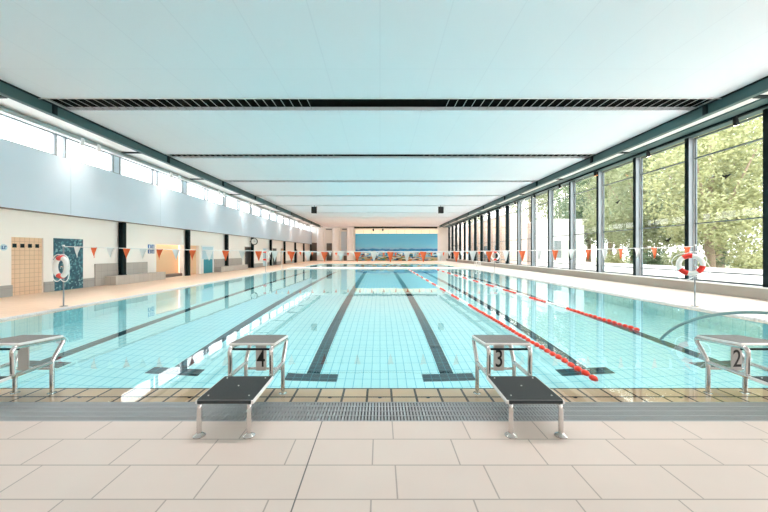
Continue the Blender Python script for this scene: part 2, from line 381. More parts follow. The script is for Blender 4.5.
for i, y in enumerate(SL):
    w = SW[i]
    g = empty('ceiling_grille', (0, y, ZC), '%s black slatted grille slot across the white ceiling%s' % (ORD[i], ', counted from the camera'), 'ceiling grille', 'slots across the ceiling')
    b = MB(); b.box(-9.5, -w-.01, .10, 9.5, w+.01, .45); b.box(-9.5, -w-.012, .0, 9.5, -w-.002, .12); b.box(-9.5, w+.002, .0, 9.5, w+.012, .12)
    b.build('recess', M['void'], g)
    if i < 5:
        b = MB(); x = -9.3
        while x < 9.4:
            if abs(x) > 1.9: b.box(x-.004, -w, .02, x+.004, w, .035)
            x += .25
        b.build('slats', M['fin'], g)
        b = MB(); b.box(-10.3 if i == 0 else -9.5, -w-.04, -.02, 10.3 if i == 0 else 9.5, -w-.02, -.008); b.build('edge_rail', M['fin'], g)
        if i == 0: b = MB(); b.box(-10.3, -w-.06, -.03, 10.3, -w-.045, -.008); b.build('carrier', M['satin'], g)

# longitudinal steel I-beams, ducts
for sx, side in ((-1, 'left'), (1, 'right')):
    lab = 'over the pale blue wall' if sx < 0 else 'over the tall glass wall'
    t = empty('steel_beam', (sx*9.46, YB, 5.40), 'long dark green steel I-beam along the ceiling edge ' + lab, 'beam')
    b = MB(); b.box(-.012, 0, 0, .012, 57, .31); b.build('web', M['green'], t)
    b = MB(); b.box(-.075, 0, 0, .075, 57, .025); b.build('flange', M['green'], t)
    b = MB(); b.box(-.08, 0, .30, .08, 57, .318); b.build('flange', M['dkgreen'], t)
    for y in SL:
        b = MB(); b.box(-.075, y-YB-.05, .02, .075, y-YB+.05, .30); b.build('stiffener', M['dkgreen'], t)
        b = MB(); b.box(min(0, sx*1.9), y-YB-.45-.03, .33, max(0, sx*1.9), y-YB-.45+.09, .38); b.build('cross_bracket', M['dkgreen'], t)
    b = MB(); b.box(min(sx*.14, sx*.05), 0, .319, max(sx*.14, sx*.05), 57, .37); b.build('upstand', M['white'], t)
# head beams over the windows
b = MB(); b.box(10.72, YB, 5.73, 11.75, 56, 5.774); structure(b.build('trim_3', M['green']))
b = MB(); b.box(-11.75, YB, 5.725, -11.4, 56, 5.774); structure(b.build('trim_4', M['frame']))
for sx, lab in ((-1, 'grey round duct running along the strip of high windows'), (1, 'dark duct running along the head of the glass wall')):
    t = empty('cable_duct', (sx*11.2, YB, 5.70), lab, 'duct')
    b = MB(); b.tube([(0, 0, 0), (0, 57, 0)], .085 if sx < 0 else .05, 14); b.build('duct', M['pipe'] if sx < 0 else M['dkgreen'], t, True)
    for k in range(22):
        b = MB(); b.box(-.02, 2+2.5*k, .05, .02, 2.03+2.5*k, .30); b.build('hanger', M['pipe'], t)

# spotlights on the duct
def spotlight(x, y, sx, lab, warm=False, grp=None):
    t = empty('spotlight', (x, y, 5.62), lab, 'spotlight', grp)
    b = MB(); b.box(-.025, -.03, -.06, .025, .03, .02); b.build('bracket', M['frame'] if sx < 0 else M['dkgreen'], t)
    d = Vector((sx*.35, .15, -1)).normalized(); c = Vector((0, .0, -.12))
    b = MB(); b.tube([c - d*.12, c - d*.09, c + d*.10, c + d*.14], .07, 12, rads=[.035, .06, .075, .09]); h = b.build('lamp_head', M['frame'] if sx < 0 else M['black'], t, True)
    b = MB(); b.tube([c + d*.141, c + d*.146], .075, 12); b.build('lens', M['warmlamp'] if warm else M['lampglass'], h, True)
    return t
LY = [2.2, 7.3, 12.4, 17.5, 22.6, 27.7, 32.9, 38.0, 43.0, 48.0]
for i, y in enumerate(LY):
    for k, dy in enumerate((-.35, .35)):
        if y < 6: continue
        spotlight(-10.93, y+dy, -1, 'small white spotlight of the %s pair above the blue wall, %s of the two' % (ORD[i-1], ('nearer', 'farther')[k]))
for i in range(12):
    y = 10.1+3.3*i
    spotlight(10.95, y, 1, ('black spotlight glowing warm orange, under the glass wall head' if i == 2 else 'black spotlight under the glass wall head, %s from the camera' % ORD[i]), warm=(i == 2))

# ------------------------------------------------------------------ left wall
b = MB(); b.box(-12.0, YB, 2.84, XL, 57, 4.93); structure(b.build('wall_left', M['wall_up']))
b = MB()   # vertical panel joints
for k in range(9): b.box(XL-.005, 7.3+5.05*k-.008, 2.86, XL+.003, 7.3+5.05*k+.008, 4.92)
structure(b.build('trim_5', mat('panel_joint', (.50,.61,.67), .6)))
b = MB(); b.box(-12.0, YB, 2.81, XL+.01, 56, 2.84); structure(b.build('trim_6', M['doorframe']))
# lower wall with openings
OP = [(10.5, 11.5, 1.94), (17.3, 19.75, 1.88), (20.25, 21.4, 1.88), (28.6, 30.0, 1.95), (33.0, 34.2, 1.9), (36.0, 37.3, 1.9), (39.0, 40.6, 1.9), (45.5, 46.6, 1.9)]
XW = -11.80
b = MB(); y = YB
for (a, c, h) in OP:
    b.box(XW-.25, y, DZ, XW, a, 2.81); b.box(XW-.25, a, h, XW, c, 2.81); y = c
b.box(XW-.25, y, DZ, XW, 56, 2.81)
structure(b.build('wall_left_lower', M['wall_low']))
b = MB(); b.box(-13.1, YB, DZ, -13.0, 56, 2.81); structure(b.build('wall_left_back', M['wall_low']))
# recess 1: tiled peach screen with four small square windows
b = MB(); b.box(XW-.15, 10.45, DZ, XW-.06, 11.55, 2.0)
w1 = structure(b.build('wall_left_niche', M['peach']))
for k in range(4):
    b = MB(); yy = 10.64+.235*k; b.box(XW-.065, yy-.06, 1.60, XW-.052, yy+.06, 1.73); o = structure(b.build('small_window', M['dkgreen'], w1))
# recess 2
b = MB(); b.box(XW-.6, 17.0, DZ, XW-.5, 20.0, 2.0); structure(b.build('wall_left_niche', M['peachflat']))
b = MB(); b.box(XW-.5, 17.3, DZ, XW-.1, 19.75, .20); structure(b.build('baseboard_left', M['doorframe']))
b = MB(); b.box(XW-.3, 20.2, DZ, XW-.2, 21.5, 2.0); structure(b.build('wall_left_niche', M['peachflat']))
def door(n, y0, y1, h, m, fm, lab=None):
    fr = MB(); fr.box(XW-.12, y0, DZ, XW+.03, y0+.08, h); fr.box(XW-.12, y1-.08, DZ, XW+.03, y1, h); fr.box(XW-.12, y0, h-.08, XW+.03, y1, h)
    f = structure(fr.build('door_%d' % n, fm)); q = MB(); q.box(XW-.1, y0+.08, DZ, XW-.05, y1-.08, h-.08); structure(q.build('door_leaf', m, f))
    q = MB(); q.tube([(XW-.05, y0+.16, 1.0), (XW+.0, y0+.16, 1.0), (XW+.0, y0+.26, 1.0)], .012, 8); structure(q.build('door_handle', M['chrome'], f))
# mosaic door panel
b = MB(); b.box(XW, 11.85, DZ, XW+.03, 13.0, 1.96); structure(b.build('door_1', M['mosaic']))
door(2, 28.6, 30.0, 1.95, M['door'], M['doorframe'])
door(3, 33.0, 34.2, 1.9, M['paleblue'], M['frame'])
door(4, 36.0, 37.3, 1.9, M['door'], M['doorframe'])
door(5, 39.0, 40.6, 1.9, M['peachflat'], M['doorframe'])
door(6, 45.5, 46.6, 1.9, M['door'], M['doorframe'])
# pale glass door with teal lower panels
fr = MB(); fr.box(XW, 21.6, DZ, XW+.05, 21.7, 1.9); fr.box(XW, 23.1, DZ, XW+.05, 23.2, 1.9); fr.box(XW, 21.6, 1.82, XW+.05, 23.2, 1.9)
f = structure(fr.build('door_7', M['frame'])); q = MB(); q.box(XW, 21.7, 1.0, XW+.03, 23.1, 1.82); structure(q.build('door_leaf', M['paleblue'], f))
for k in range(3):
    q = MB(); q.box(XW, 21.95+.38*k, DZ, XW+.035, 22.28+.38*k, .98); structure(q.build('teal_panel', M['teal'], f))
# plinths
def plinth(n, y0, y1):
    b = MB(); b.box(XW, y0, DZ, XW+.04, y1, .40); structure(b.build('baseboard_%d' % n, M['plinth']))
plinth(1, YB, 10.5); plinth(2, 11.5, 11.85); plinth(3, 13.0, 13.5); plinth(4, 30.0, 33.0); plinth(5, 34.2, 36.0); plinth(6, 37.3, 39.0); plinth(7, 40.6, 45.5)
# tiled benches
def bench(y0, y1, y2, y3, lab):
    t = empty('tiled_bench', (XW, y0, DZ), lab, 'bench')
    b = MB(); b.box(.001, 0, 0, .04, y1-y0, .93); b.build('backrest', M['bench'], t)
    b = MB(); b.box(.041, y2-y0, 0, .53, y3-y0, .38, .01); b.build('seat', M['bench_top'], t)
bench(13.55, 16.6, 14.0, 17.25, 'grey tiled bench with high back, nearest along the cream wall')
bench(23.3, 28.0, 23.3, 28.0, 'grey tiled bench farther along the cream wall beside the dark door')
# columns in the wall line
for k in range(10):
    y = 9.78+5.04*k if k else 9.78
    b = MB(); W, D = .10, .10
    b.box(-D, -W, 0, -D+.02, W, 2.80); b.box(D-.02, -W, 0, D, W, 2.80); b.box(-D, -.012, 0, D, .012, 2.80)
    b.box(-D-.01, -W-.02, 0, D+.01, W+.02, .03)
    if k == 0: continue
    zb = DZ + (.385 if (13.5 < y < 16.6 or 23.3 < y < 28) else 0)
    b.v = [(p[0], p[1], min(p[2], 2.765-(zb-DZ)) if p[2] > 1 else p[2]) for p in b.v]; o = b.build('steel_column', M['dkgreen']); o.location = (XL, y, zb) 
    tag(o, '%s dark steel column carrying the pale blue wall' % ORD[k-1], 'column', 'columns along the left wall')
# signs
def sign(y, z, kind, lab):
    t = empty('wall_sign', (XW, y, z), lab, 'sign')
    if kind == 'round':
        b = MB(); b.lathe([(0, 0), (.10, 0), (.10, .008), (0, .008)], 20, axis='x'); b.build('board', M['paleblue'], t)
        b = MB(); b.box(.008, -.06, -.055, .011, -.03, .05); b.box(.008, -.06, -.055, .011, -.0, -.03); b.build('symbol', M['blue'], t)
        b = MB(); b.box(.008, .015, -.055, .011, .04, .05); b.box(.008, .015, .025, .011, .075, .05); b.build('symbol', M['blue'], t)
    else:
        for a in (-1, 1):
            for c in (-1, 1):
                b = MB(); b.box(0, a*.13-.10, c*.13-.10, .015, a*.13+.10, c*.13+.10); q = b.build('board', M['blue'], t)
                b = MB(); b.lathe([(0, .015), (.028, .015), (.028, .018), (0, .018)], 10, (0, a*.13, c*.13+.05), 'x'); b.box(.015, a*.13-.03, c*.13-.08, .018, a*.13+.03, c*.13+.015); b.build('pictogram', M['whitefloat'], q)
sign(10.28, 1.60, 'round', 'small round blue sign beside the peach tiled niche')
sign(16.9, 1.62, 'four', 'four blue square pictograms on the cream wall by the peach niche')
# clock sticking out of the wall
t = empty('wall_clock', (XL+.05, 29.3, 2.42), 'round black rimmed clock on bracket above the dark door', 'clock')
b = MB(); b.lathe([(0, -.05), (.30, -.05), (.30, .05), (0, .05)], 28, (.36, 0, 0), 'y'); b.build('case', M['black'], t, True)
b = MB(); b.lathe([(0, -.056), (.25, -.056), (.25, -.051), (0, -.051)], 28, (.36, 0, 0), 'y'); f = b.build('face', M['whitefloat'], t)
b = MB(); b.box(.352, -.062, 0, .368, -.057, .19); b.build('hand', M['black'], f); b = MB(); b.box(.36, -.062, -.008, .48, -.057, .008); b.build('hand', M['black'], f)
b = MB(); b.box(-.05, -.02, -.02, .06, .02, .02); b.build('bracket', M['black'], t)

# high windows, one per bay
k = 0; y = -3.4
while y < 55:
    y1 = min(y+2.53, 56)
    fr = MB(); fr.box(-11.78, y, 4.93, -11.66, y+.07, 5.72); fr.box(-11.78, y1-.01, 4.93, -11.68, y1, 5.72)
    fr.box(-11.78, y, 4.93, -11.68, y1, 4.965); fr.box(-11.78, y, 5.68, -11.68, y1, 5.72)
    fr.box(-11.78, y+.36, 4.93, -11.66, y+.43, 5.72)
    w = structure(fr.build('window_%d' % (k+1), M['postgrey']))
    q = MB(); q.box(-11.74, y+.05, 4.965, -11.725, y1-.05, 5.68); structure(q.build('pane', M['glass'], w))
    if k % 2 == 1:
        q = MB(); q.box(-11.76, y+.07, 4.965, -11.67, y+.48, 5.68); structure(q.build('infill_panel', M['wall_up'], w))
    k += 1; y += 2.53
NW = k
# ------------------------------------------------------------------ right glass wall
PY = [-.33+2.53*i for i in range(24)]          # posts (…, 9.9, 12.4, …)
b = MB(); b.box(11.30, YB, DZ, 11.95, 56, .37, .012); kb = structure(b.build('trim_7', M['kerb']))
b = MB(); b.box(11.28, YB, .37, 11.95, 56, .40); structure(b.build('window_sill', M['white'], kb))
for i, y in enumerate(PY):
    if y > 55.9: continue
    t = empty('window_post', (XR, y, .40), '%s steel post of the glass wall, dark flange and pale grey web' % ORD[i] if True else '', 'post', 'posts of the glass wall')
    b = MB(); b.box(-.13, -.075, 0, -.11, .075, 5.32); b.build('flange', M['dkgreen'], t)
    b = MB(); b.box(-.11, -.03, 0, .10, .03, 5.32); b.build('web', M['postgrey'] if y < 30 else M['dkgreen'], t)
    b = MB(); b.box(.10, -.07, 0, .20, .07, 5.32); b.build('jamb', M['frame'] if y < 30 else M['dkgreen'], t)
ck = NW
for i in range(len(PY)-1):
    y0, y1 = PY[i]+.07, PY[i+1]-.07
    if y0 > 55.5: break
    y1 = min(y1, 56)
    fr = MB()
    for z, h in ((.40, .05), (.72, .04), (2.50, .035), (4.93, .04), (5.66, .05)): fr.box(11.74, y0, z, 11.83, y1, z+h)
    fr.box(11.76, y0, .4, 11.82, y0+.035, 5.71); fr.box(11.76, y1-.035, .4, 11.82, y1, 5.71)
    ck += 1
    w = structure(fr.build('window_%d' % ck, M['transom']))
    q = MB(); q.box(11.785, y0+.035, .45, 11.795, y1-.035, 5.66); structure(q.build('pane', M['glass'], w))

for (y, z, r, lb) in ((11.15, 4.04, .1, 'black bird silhouette high on the nearest glass bay'), (16.25, 3.94, -.2, 'black bird silhouette in the upper pane farther along the glass wall'),
                  (18.7, 2.12, .3, 'black bird silhouette low on the glass, farthest of the four'), (13.4, 1.95, -.3, 'black bird silhouette low on the glass near the tree trunks')):
    pts = [(-.16, .05), (-.10, .075), (-.03, .03), (.02, .05), (.07, .02), (.16, .06), (.13, -.02), (.05, -.04), (.03, -.11), (-.02, -.05), (-.08, -.01)]
    b = MB(); b.prism([(p[0]*math.cos(r)-p[1]*math.sin(r), p[0]*math.sin(r)+p[1]*math.cos(r)) for p in pts], -.003, .0, 'x')
    o = b.build('bird_sticker', M['black'], loc=(11.784, y, z)); tag(o, lb, 'sticker', 'bird stickers on the glass')
# ------------------------------------------------------------------ far wall
b = MB(); b.box(-14, YB-.3, -.3, 14, YB, ZO+.4); structure(b.build('wall_near', M['wall_low']))
b = MB(); b.box(-14, 56, -.3, 14, 56.3, ZO+.4); wf = structure(b.build('wall_far', M['wall_low']))
for x0, x1, z0, z1 in ((-11.7, -10.6, DZ, 3.1), (-9.1, -8.2, 1.75, 3.0), (-9.1, -8.2, DZ, 1.6), (-6.2, -5.6, DZ, .9)):
    q = MB(); q.box(x0, 55.9, z0, x1, 56.0, z1); structure(q.build('door_opening', M['doorframe'], wf))
q = MB(); q.box(-6.6, 55.85, .9, -5.4, 55.95, 5.0); structure(q.build('grey_panel', M['wall_up'], wf))
for x in (-8.7, -5.95):
    q = MB(); q.box(x-.48, 55.8, 5.3, x+.48, 55.98, 5.7); o = tag(q.build('air_vent', M['shutter']), 'dark vent high on the far wall %s' % ('between the first two round white pillars' if x < -7 else 'between the last two round white pillars'), 'vent')
for x, n in ((-9.85, 'first'), (-7.3, 'middle'), (-4.9, 'last')):
    t = empty('round_pillar', (x, 54.4, DZ), 'round white pillar before the far wall, %s of three toward the mural' % n, 'pillar')
    q = MB(); q.lathe([(.6, 0), (.6, ZC-.26-DZ)], 32); q.build('shaft', M['white'], t, True)
    q = MB(); q.lathe([(.63, 0), (.63, .12), (.6, .13)], 32); q.build('base', M['bench_top'], t, True)
t = empty('picture_wall', (2.8, 55.9, DZ), 'wide blue seaside mural covering the far end wall', 'mural')
q = MB(); q.box(-7.0, -.05, 0, 7.0, .1, 4.62); q.build('picture', M['mural'], t)
q = MB(); q.box(-7.0, -.12, 4.62, 7.0, .1, 5.2); q.build('light_box', M['stripglow'], t)
q = MB()
for k in range(10): q.box(-7+1.4*k-.02, -.125, 4.64, -7+1.4*k+.02, -.12, 5.18)
q.build('joints', M['kerb'], t)
q = MB(); q.box(-4.3, 54.3, 5.46, 9.5, 54.45, 5.72); structure(q.build('trim_8', M['black']))
for x in (-1.1, .45):
    t = empty('hanging_spotlight', (x, 53.8, 5.2), 'small black spotlight hanging before the mural, %s of the two' % ('nearer the pillars' if x < 0 else 'nearer the glass wall'), 'spotlight')
    q = MB(); q.tube([(0, 0, .0), (0, 0, .52)], .015, 6); q.build('stem', M['black'], t)
    q = MB(); q.tube([(0, -.1, .05), (0, .2, -.15)], .13, 12); q.build('lamp_head', M['black'], t, True)
for x, lab in ((-5.95, 'black loudspeaker hanging from the ceiling on the blue wall side'), (5.5, 'black loudspeaker hanging from the ceiling on the glass wall side')):
    t = empty('loudspeaker', (x, 29.6, 5.0), lab, 'loudspeaker')
    q = MB(); q.prism([(-.25, 0), (.25, 0), (.19, .3), (-.19, .3)], 0, .58); q.build('cabinet', M['black'], t)
    q = MB(); q.box(-.22, -.012, .03, .22, -.001, .55); q.build('grille', M['black'], t)
    q = MB(); q.tube([(0, .15, .58), (0, .15, .72)], .02, 8); q.build('bracket', M['black'], t)

# ------------------------------------------------------------------ starting blocks
def text_mesh(s, size, depth):
    cu = bpy.data.curves.new('t', 'FONT'); cu.body = s; cu.size = size; cu.extrude = depth; cu.align_x = 'CENTER'; cu.align_y = 'CENTER'; cu.offset = .001
    o = bpy.data.objects.new('t', cu); COL.objects.link(o); bpy.context.view_layer.update()
    me = bpy.data.meshes.new_from_object(o.evaluated_get(bpy.context.evaluated_depsgraph_get())); bpy.data.objects.remove(o); return me
def starting_block(X, num, lab):
    # origin at (X, 3.38) on the deck; +y is toward the water
    t = empty('starting_block', (X, 3.38, 0), lab, 'starting block', 'starting blocks at the pool edge')
    zf = DZ; zr = -.022; w = .19
    for s in (-1, 1):
        x = s*w
        b = MB(); b.tube(path([(x, 0, zr), (x, 0, .32), (x, .145, .525), (x, -.0, .535), (x, -.22, .552), (x, -.37, .565), (x, -.36, .43), (x, -.36, .315)], .06), .02, 12)
        b.build('upper_frame', M['chrome'], t, True)
        b = MB(); b.tube(path([(x, 0, .31), (x, -.82, .288), (x, -.872, .28), (x, -.876, .18), (x, -.876, zf)], .035), .0185, 12)
        b.build('leg', M['chrome'], t, True)
        b = MB(); b.lathe([(.046, 0), (.046, .006), (.038, .013), (.026, .02), (.021, .028)], 24, (x, -.876, zf)); b.build('foot_flange', M['chrome'], t, True)
        b = MB(); b.lathe([(.04, 0), (.04, .006), (.022, .012)], 16, (x, 0, zr)); b.build('foot_flange', M['chrome'], t, True)
    b = MB(); b.tube([(-w, .0, .245), (w, .0, .245)], .012, 10); b.build('crossbar', M['chrome'], t, True)
    b = MB(); b.tube([(-w, .06, .52), (w, .06, .52)], .012, 10); b.build('crossbar', M['chrome'], t, True)
    b = MB(); b.tube([(-w, -.31, .535), (w, -.31, .535)], .010, 10); b.build('crossbar', M['dkgreen'], t, True)
    # step: dark grip mat inside a pale metal rim
    def slab(name, ya, yb, za, zb, ww, th, m, par, inset=0, lift=0, bev=.006):
        q = MB(); L = yb-ya; q.box(-ww+inset, ya+inset, -th, ww-inset, yb-inset, lift, bev)
        a = math.atan2(zb-za, L); R = Matrix.Translation((0, ya, za)) @ Matrix.Rotation(a, 4, 'X') @ Matrix.Translation((0, -ya, 0))
        q.v = [tuple(R @ Vector(p)) for p in q.v]; return q.build(name, m, par)
    r = slab('step', -.875, -.40, .308, .318, .225, .028, M['satin'], t)
    slab('grip_mat', -.875, -.40, .308, .318, .225, .020, M['rubber'], r, .012, .004, .003)
    q = MB(); q.box(-.205, -.880, .286, .205, -.872, .311); q.build('front_lip', M['rubber'], r)
    for (x, y) in ((-.16, -.80), (.16, -.80), (-.17, -.46), (.17, -.46), (0, -.62)):
        q = MB(); q.lathe([(.006, 0), (.006, .004), (0, .005)], 10, (x, y, .313+(y+.875)*.021)); q.build('screw', M['screw'], r)
    p = slab('platform', -.335, .10, .598, .565, .218, .022, M['satin'], t)
    slab('grip_mat', -.335, .10, .598, .565, .218, .02, M['rubber2'], p, .014, .004, .003)
    # number plate: folded sheet hanging between the crossbars
    q = MB(); q.box(-.053, -.10, .258, .053, -.088, .51, .003); pl = q.build('number_plate', M['plate'], t)
    if not num: return t
    me = text_mesh(num, .245, .001); me.transform(Matrix.Translation((0, -.1015, .372)) @ Matrix.Rotation(PI/2, 4, 'X') @ Matrix.Diagonal((.72, 1, 1, 1))); me.materials.append(M['ink'])
    o = bpy.data.objects.new('numeral', me); COL.objects.link(o); o.parent = pl
    return t
starting_block(-3.57, '', 'starting block with a blank plate, cut by the frame edge')
starting_block(-1.19, '4', 'starting block with a black 4 on its number plate')
starting_block(1.19, '3', 'starting block with a black 3 on its number plate')
starting_block(3.57, '2', 'starting block with a black 2 on its number plate')

# ------------------------------------------------------------------ lane ropes
def rope(X, y0, y1, yred, lab):
    t = empty('lane_rope', (X, y0, 0), lab, 'lane rope')
    b = MB(); b.tube([(0, 0, .012), (0, y1-y0, .012)], .006, 6); b.build('cable', M['shutter'], t)
    prof = [(.012, -.055), (.026, -.045), (.037, -.018), (.037, .018), (.026, .045), (.012, .055)]
    pr = {}
    for c, m in (('r', M['redfloat']), ('w', M['whitefloat'])):
        b = MB(); b.lathe(prof, 12, axis='y'); o = b.build('float', m, t, True); pr[c] = o
    y = y0+.06; i = 0; rest = {'r': MB(), 'w': MB()}; used = set()
    while y < y1-.1:
        c = 'r' if y < yred else ('w' if int((y-yred)/1.05) % 2 == 0 else 'r')
        wz = .012+.006*math.sin(i*1.7); wx = .008*math.sin(i*.37)
        if i < 100:
            if c in used: o = pr[c].copy(); COL.objects.link(o); o.parent = t
            else: o = pr[c]; used.add(c)
            o.location = (wx, y-y0, wz)
            o.rotation_euler = (.05*math.sin(i*2.3), 0, .06*math.sin(i*1.1))
        else: rest[c].lathe(prof, 8, (wx, y-y0, wz), 'y')
        y += .148; i += 1
    for c, n in (('r', 'far_floats'), ('w', 'far_floats')):
        if rest[c].v: o = rest[c].build(n, pr[c].data.materials[0], t, True); o['kind'] = 'stuff'
rope(2.42, 3.66, 28.4, 8.9, 'lane rope of red and white floats between blocks 3 and 2')
rope(4.76, 6.02, 28.4, 8.4, 'lane rope of red and white floats nearest the glass wall')

# bent tube rising out of the water beside block 2
t = empty('bent_handrail', (4.68, 5.46, 0), 'arched grey green tube rising from the water near block number 2', 'handrail')
P = [(-.0, .0, -.10), (0, 0, .0), (.05, -.22, .25), (.11, -.55, .46), (.16, -.95, .61), (.20, -1.35, .68), (.24, -1.75, .68), (.28, -2.1, .62), (.30, -2.35, .50), (.31, -2.45, .3), (.31, -2.48, DZ)]
pp = []
for i in range(len(P)-1):
    a, c = Vector(P[i]), Vector(P[i+1]); p0 = Vector(P[max(i-1, 0)]); p3 = Vector(P[min(i+2, len(P)-1)])
    for k in range(5):
        u = k/5; pp.append(.5*((2*a)+(c-p0)*u+(2*p0-5*a+4*c-p3)*u*u+(3*a-p0-3*c+p3)*u**3))
pp.append(Vector(P[-1]))
b = MB(); b.tube(pp, .021, 12); b.build('tube', M['hose'], t, True)
b = MB(); b.lathe([(.06, 0), (.06, .012), (.03, .02)], 16, (.31, -2.48, DZ)); b.build('flange', M['chrome'], t, True)

# ------------------------------------------------------------------ pennant lines, lifebuoy stands
def pennants(Y, X0, X1, z0, zm, n, xa, xb, lab):
    t = empty('pennant_line', (0, Y, z0), lab, 'pennants')
    def zz(x): u = (x-X0)/(X1-X0)*2-1; return (zm-z0)*(1-u*u)
    b = MB(); b.tube([(X0+(X1-X0)*i/40, 0, zz(X0+(X1-X0)*i/40)) for i in range(41)], .009, 6); b.build('cord', M['cord'], t)
    pr = {}
    for c, m in ((0, M['whitecloth']), (1, M['orange'])):
        b = MB(); rows = 5; vs = []; fs = []
        for j in range(rows+1):
            v = j/rows; wd = .088*(1-v)+.004
            for k in range(5): u = k/4*2-1; vs.append((u*wd, .012*math.sin(u*2.2+v*3), -.27*v))
        for j in range(rows):
            for k in range(4): a = j*5+k; fs.append((a, a+1, a+6, a+5))
        vs2 = [(x, y+.003, z) for x, y, z in vs]; n0 = len(vs); fs2 = [tuple(i+n0 for i in reversed(f)) for f in fs]
        b.add(vs+vs2, fs+fs2); pr[c] = b.build('pennant', m, t, True)
    for i in range(n):
        c = i % 2; x = xa+(xb-xa)*i/(n-1)
        o = pr[c] if i < 2 else pr[c].copy()
        if i >= 2: COL.objects.link(o)
        o.parent = t; o.location = (x, 0, zz(x)); o.rotation_euler = (random.uniform(-.08, .08), 0, random.uniform(-.3, .3))
    return t
pennants(8.5, -8.17, 8.13, 1.595, 1.46, 38, -7.844, 7.955, 'line of orange and white pennants strung across the near pool')
pennants(23.5, -8.17, 8.17, 1.56, 1.42, 38, -7.844, 7.955, 'smaller looking line of pennants strung across the far part of the pool')

def stand(x, y, lab, h=1.62):
    t = empty('lifebuoy_stand', (x, y, DZ), lab, 'stand')
    b = MB(); b.tube([(0, 0, 0), (0, 0, h-DZ)], .016, 12); b.build('pole', M['postgrey'], t, True)
    b = MB(); b.lathe([(.09, 0), (.09, .012), (.03, .02)], 20); b.build('base_plate', M['chrome'], t, True)
    b = MB(); b.tube([(0, 0, h-DZ-.02), (0, 0, h-DZ+.02)], .028, 10); b.build('cap', M['white'], t, True)
    b = MB(); b.box(-.02, -.06, h-.56-DZ, .02, .0, h-.53-DZ); b.build('hook', M['chrome'], t)
def lifebuoy(x, y, z, rz, lab, R=.27, bands=(90, 270), lean=0):
    t = empty('lifebuoy', (x, y, z), lab, 'lifebuoy', None, rz); r = .058
    b = MB(); n = 48; vs = []
    b.tube([(R*math.cos(2*PI*i/n), 0, R*math.sin(2*PI*i/n)) for i in range(n)], r, 14, closed=True); b.build('ring', M['ring'], t, True)
    for a in bands:
        b = MB(); c = math.radians(a); b.tube([(R*math.cos(c+q), 0, R*math.sin(c+q)) for q in [(-.40+.08*i) for i in range(11)]], r+.004, 14); b.build('red_band', M['red'], t, True)
    b = MB(); pts = []
    for i in range(72):
        a = 2*PI*i/72; f = abs(math.sin(2*(a-math.radians(bands[0]))/1)); rr = R+r+.012+.09*f
        pts.append((rr*math.cos(a), -.01, rr*math.sin(a)-.04*f))
    b.tube(pts, .011, 6, closed=True); b.build('grab_rope', M['cord'], t, True)
stand(-8.2, 8.5, 'thin white pole holding the lifebuoy and pennant cord, near end of the blue wall side')
lifebuoy(-8.16, 8.39, 1.07, math.radians(-19), 'white lifebuoy with red bands on the near pole before the teal mosaic', .238, (90, 270))
stand(8.16, 8.5, 'thin steel pole holding the lifebuoy and pennant cord, near end of the glass wall side', 1.63)
lifebuoy(7.97, 8.42, 1.13, math.radians(-42), 'white lifebuoy with red bands on the near pole before the glass wall', .225, (105, 235, 330))
stand(-8.2, 23.5, 'pole with lifebuoy far along the deck beside the tiled bench')
lifebuoy(-8.2, 23.38, 1.2, 0, 'small looking lifebuoy on the far pole by the cream wall', .27, (90, 270))
stand(8.2, 23.5, 'pole with lifebuoy far along the deck by the glass wall')
lifebuoy(8.2, 23.38, 1.2, 0, 'small looking lifebuoy on the far pole by the glass wall', .27, (90, 270))
t = empty('marker_pole', (-8.25, 27.6, DZ), 'plain thin white pole at the far corner of the pool', 'pole')
b = MB(); b.tube([(0, 0, 0), (0, 0, 1.5)], .03, 10); b.build('shaft', M['white'], t, True); b = MB(); b.lathe([(.1, 0), (.1, .02), (.04, .03)], 16); b.build('base_plate', M['chrome'], t, True)
# small white rail frame and a chair on the far right deck
t = empty('ladder_rail', (9.4, 31.3, DZ), 'small white tubular rail frame on the far deck by the glass wall', 'rail')
for s in (-.2, .2):
    b = MB(); b.tube(path([(s, 0, 0), (s, 0, .55), (s, .5, .55), (s, .5, 0)], .12), .03, 8); b.build('rail', M['white'], t, True)
b = MB(); b.tube([(-.2, 0, .3), (.2, 0, .3)], .025, 8); b.build('rung', M['white'], t)

# ------------------------------------------------------------------ outside
b = MB(); b.box(11.95, -20, -.3, 90, 110, -.05); structure(b.build('ground', M['paving']))
b = MB(); b.box(19, -18, -.05, 85, 105, -.02); structure(b.build('ground_lawn', M['grass']))
b = MB(); b.box(17.8, -5, -.05, 18.05, 32, .62, .02); tag(b.build('garden_wall', M['house']), 'low white garden wall outside the glass wall', 'wall')
t = empty('white_house', (18.2, 36, -.05), 'low white house outside behind the glass wall', 'house')
b = MB(); b.box(0, 0, 0, 4.2, 19, 5.0); b.build('wall', M['house'], t); b = MB(); b.box(-.2, -.2, 5.0, 4.4, 19.2, 5.15); b.build('roof', M['house'], t)
for (x, z) in ((.9, .9), (2.5, .9)):
    b = MB(); b.box(x, -.04, z, x+.8, -.0, z+1.9); w = b.build('window', M['housewin'], t); b = MB(); b.box(x-.05, -.05, z-.05, x+.85, -.03, z); b.build('sill', M['house'], w)
t = empty('brick_building', (15, 39.4, -.05), 'warm pale brick building close behind the far windows', 'building')
b = MB(); b.box(0, 0, 0, 2.7, 34, 6.0); b.build('wall', M['brick'], t); b = MB(); b.box(-.1, -.1, 6.0, 2.8, 34.1, 6.2); b.build('roof', M['house'], t)
for k in range(7):
    b = MB(); b.box(-.03, 2+4.5*k, .2, .0, 3.4+4.5*k, 2.4); b.build('window', M['housewin'], t)

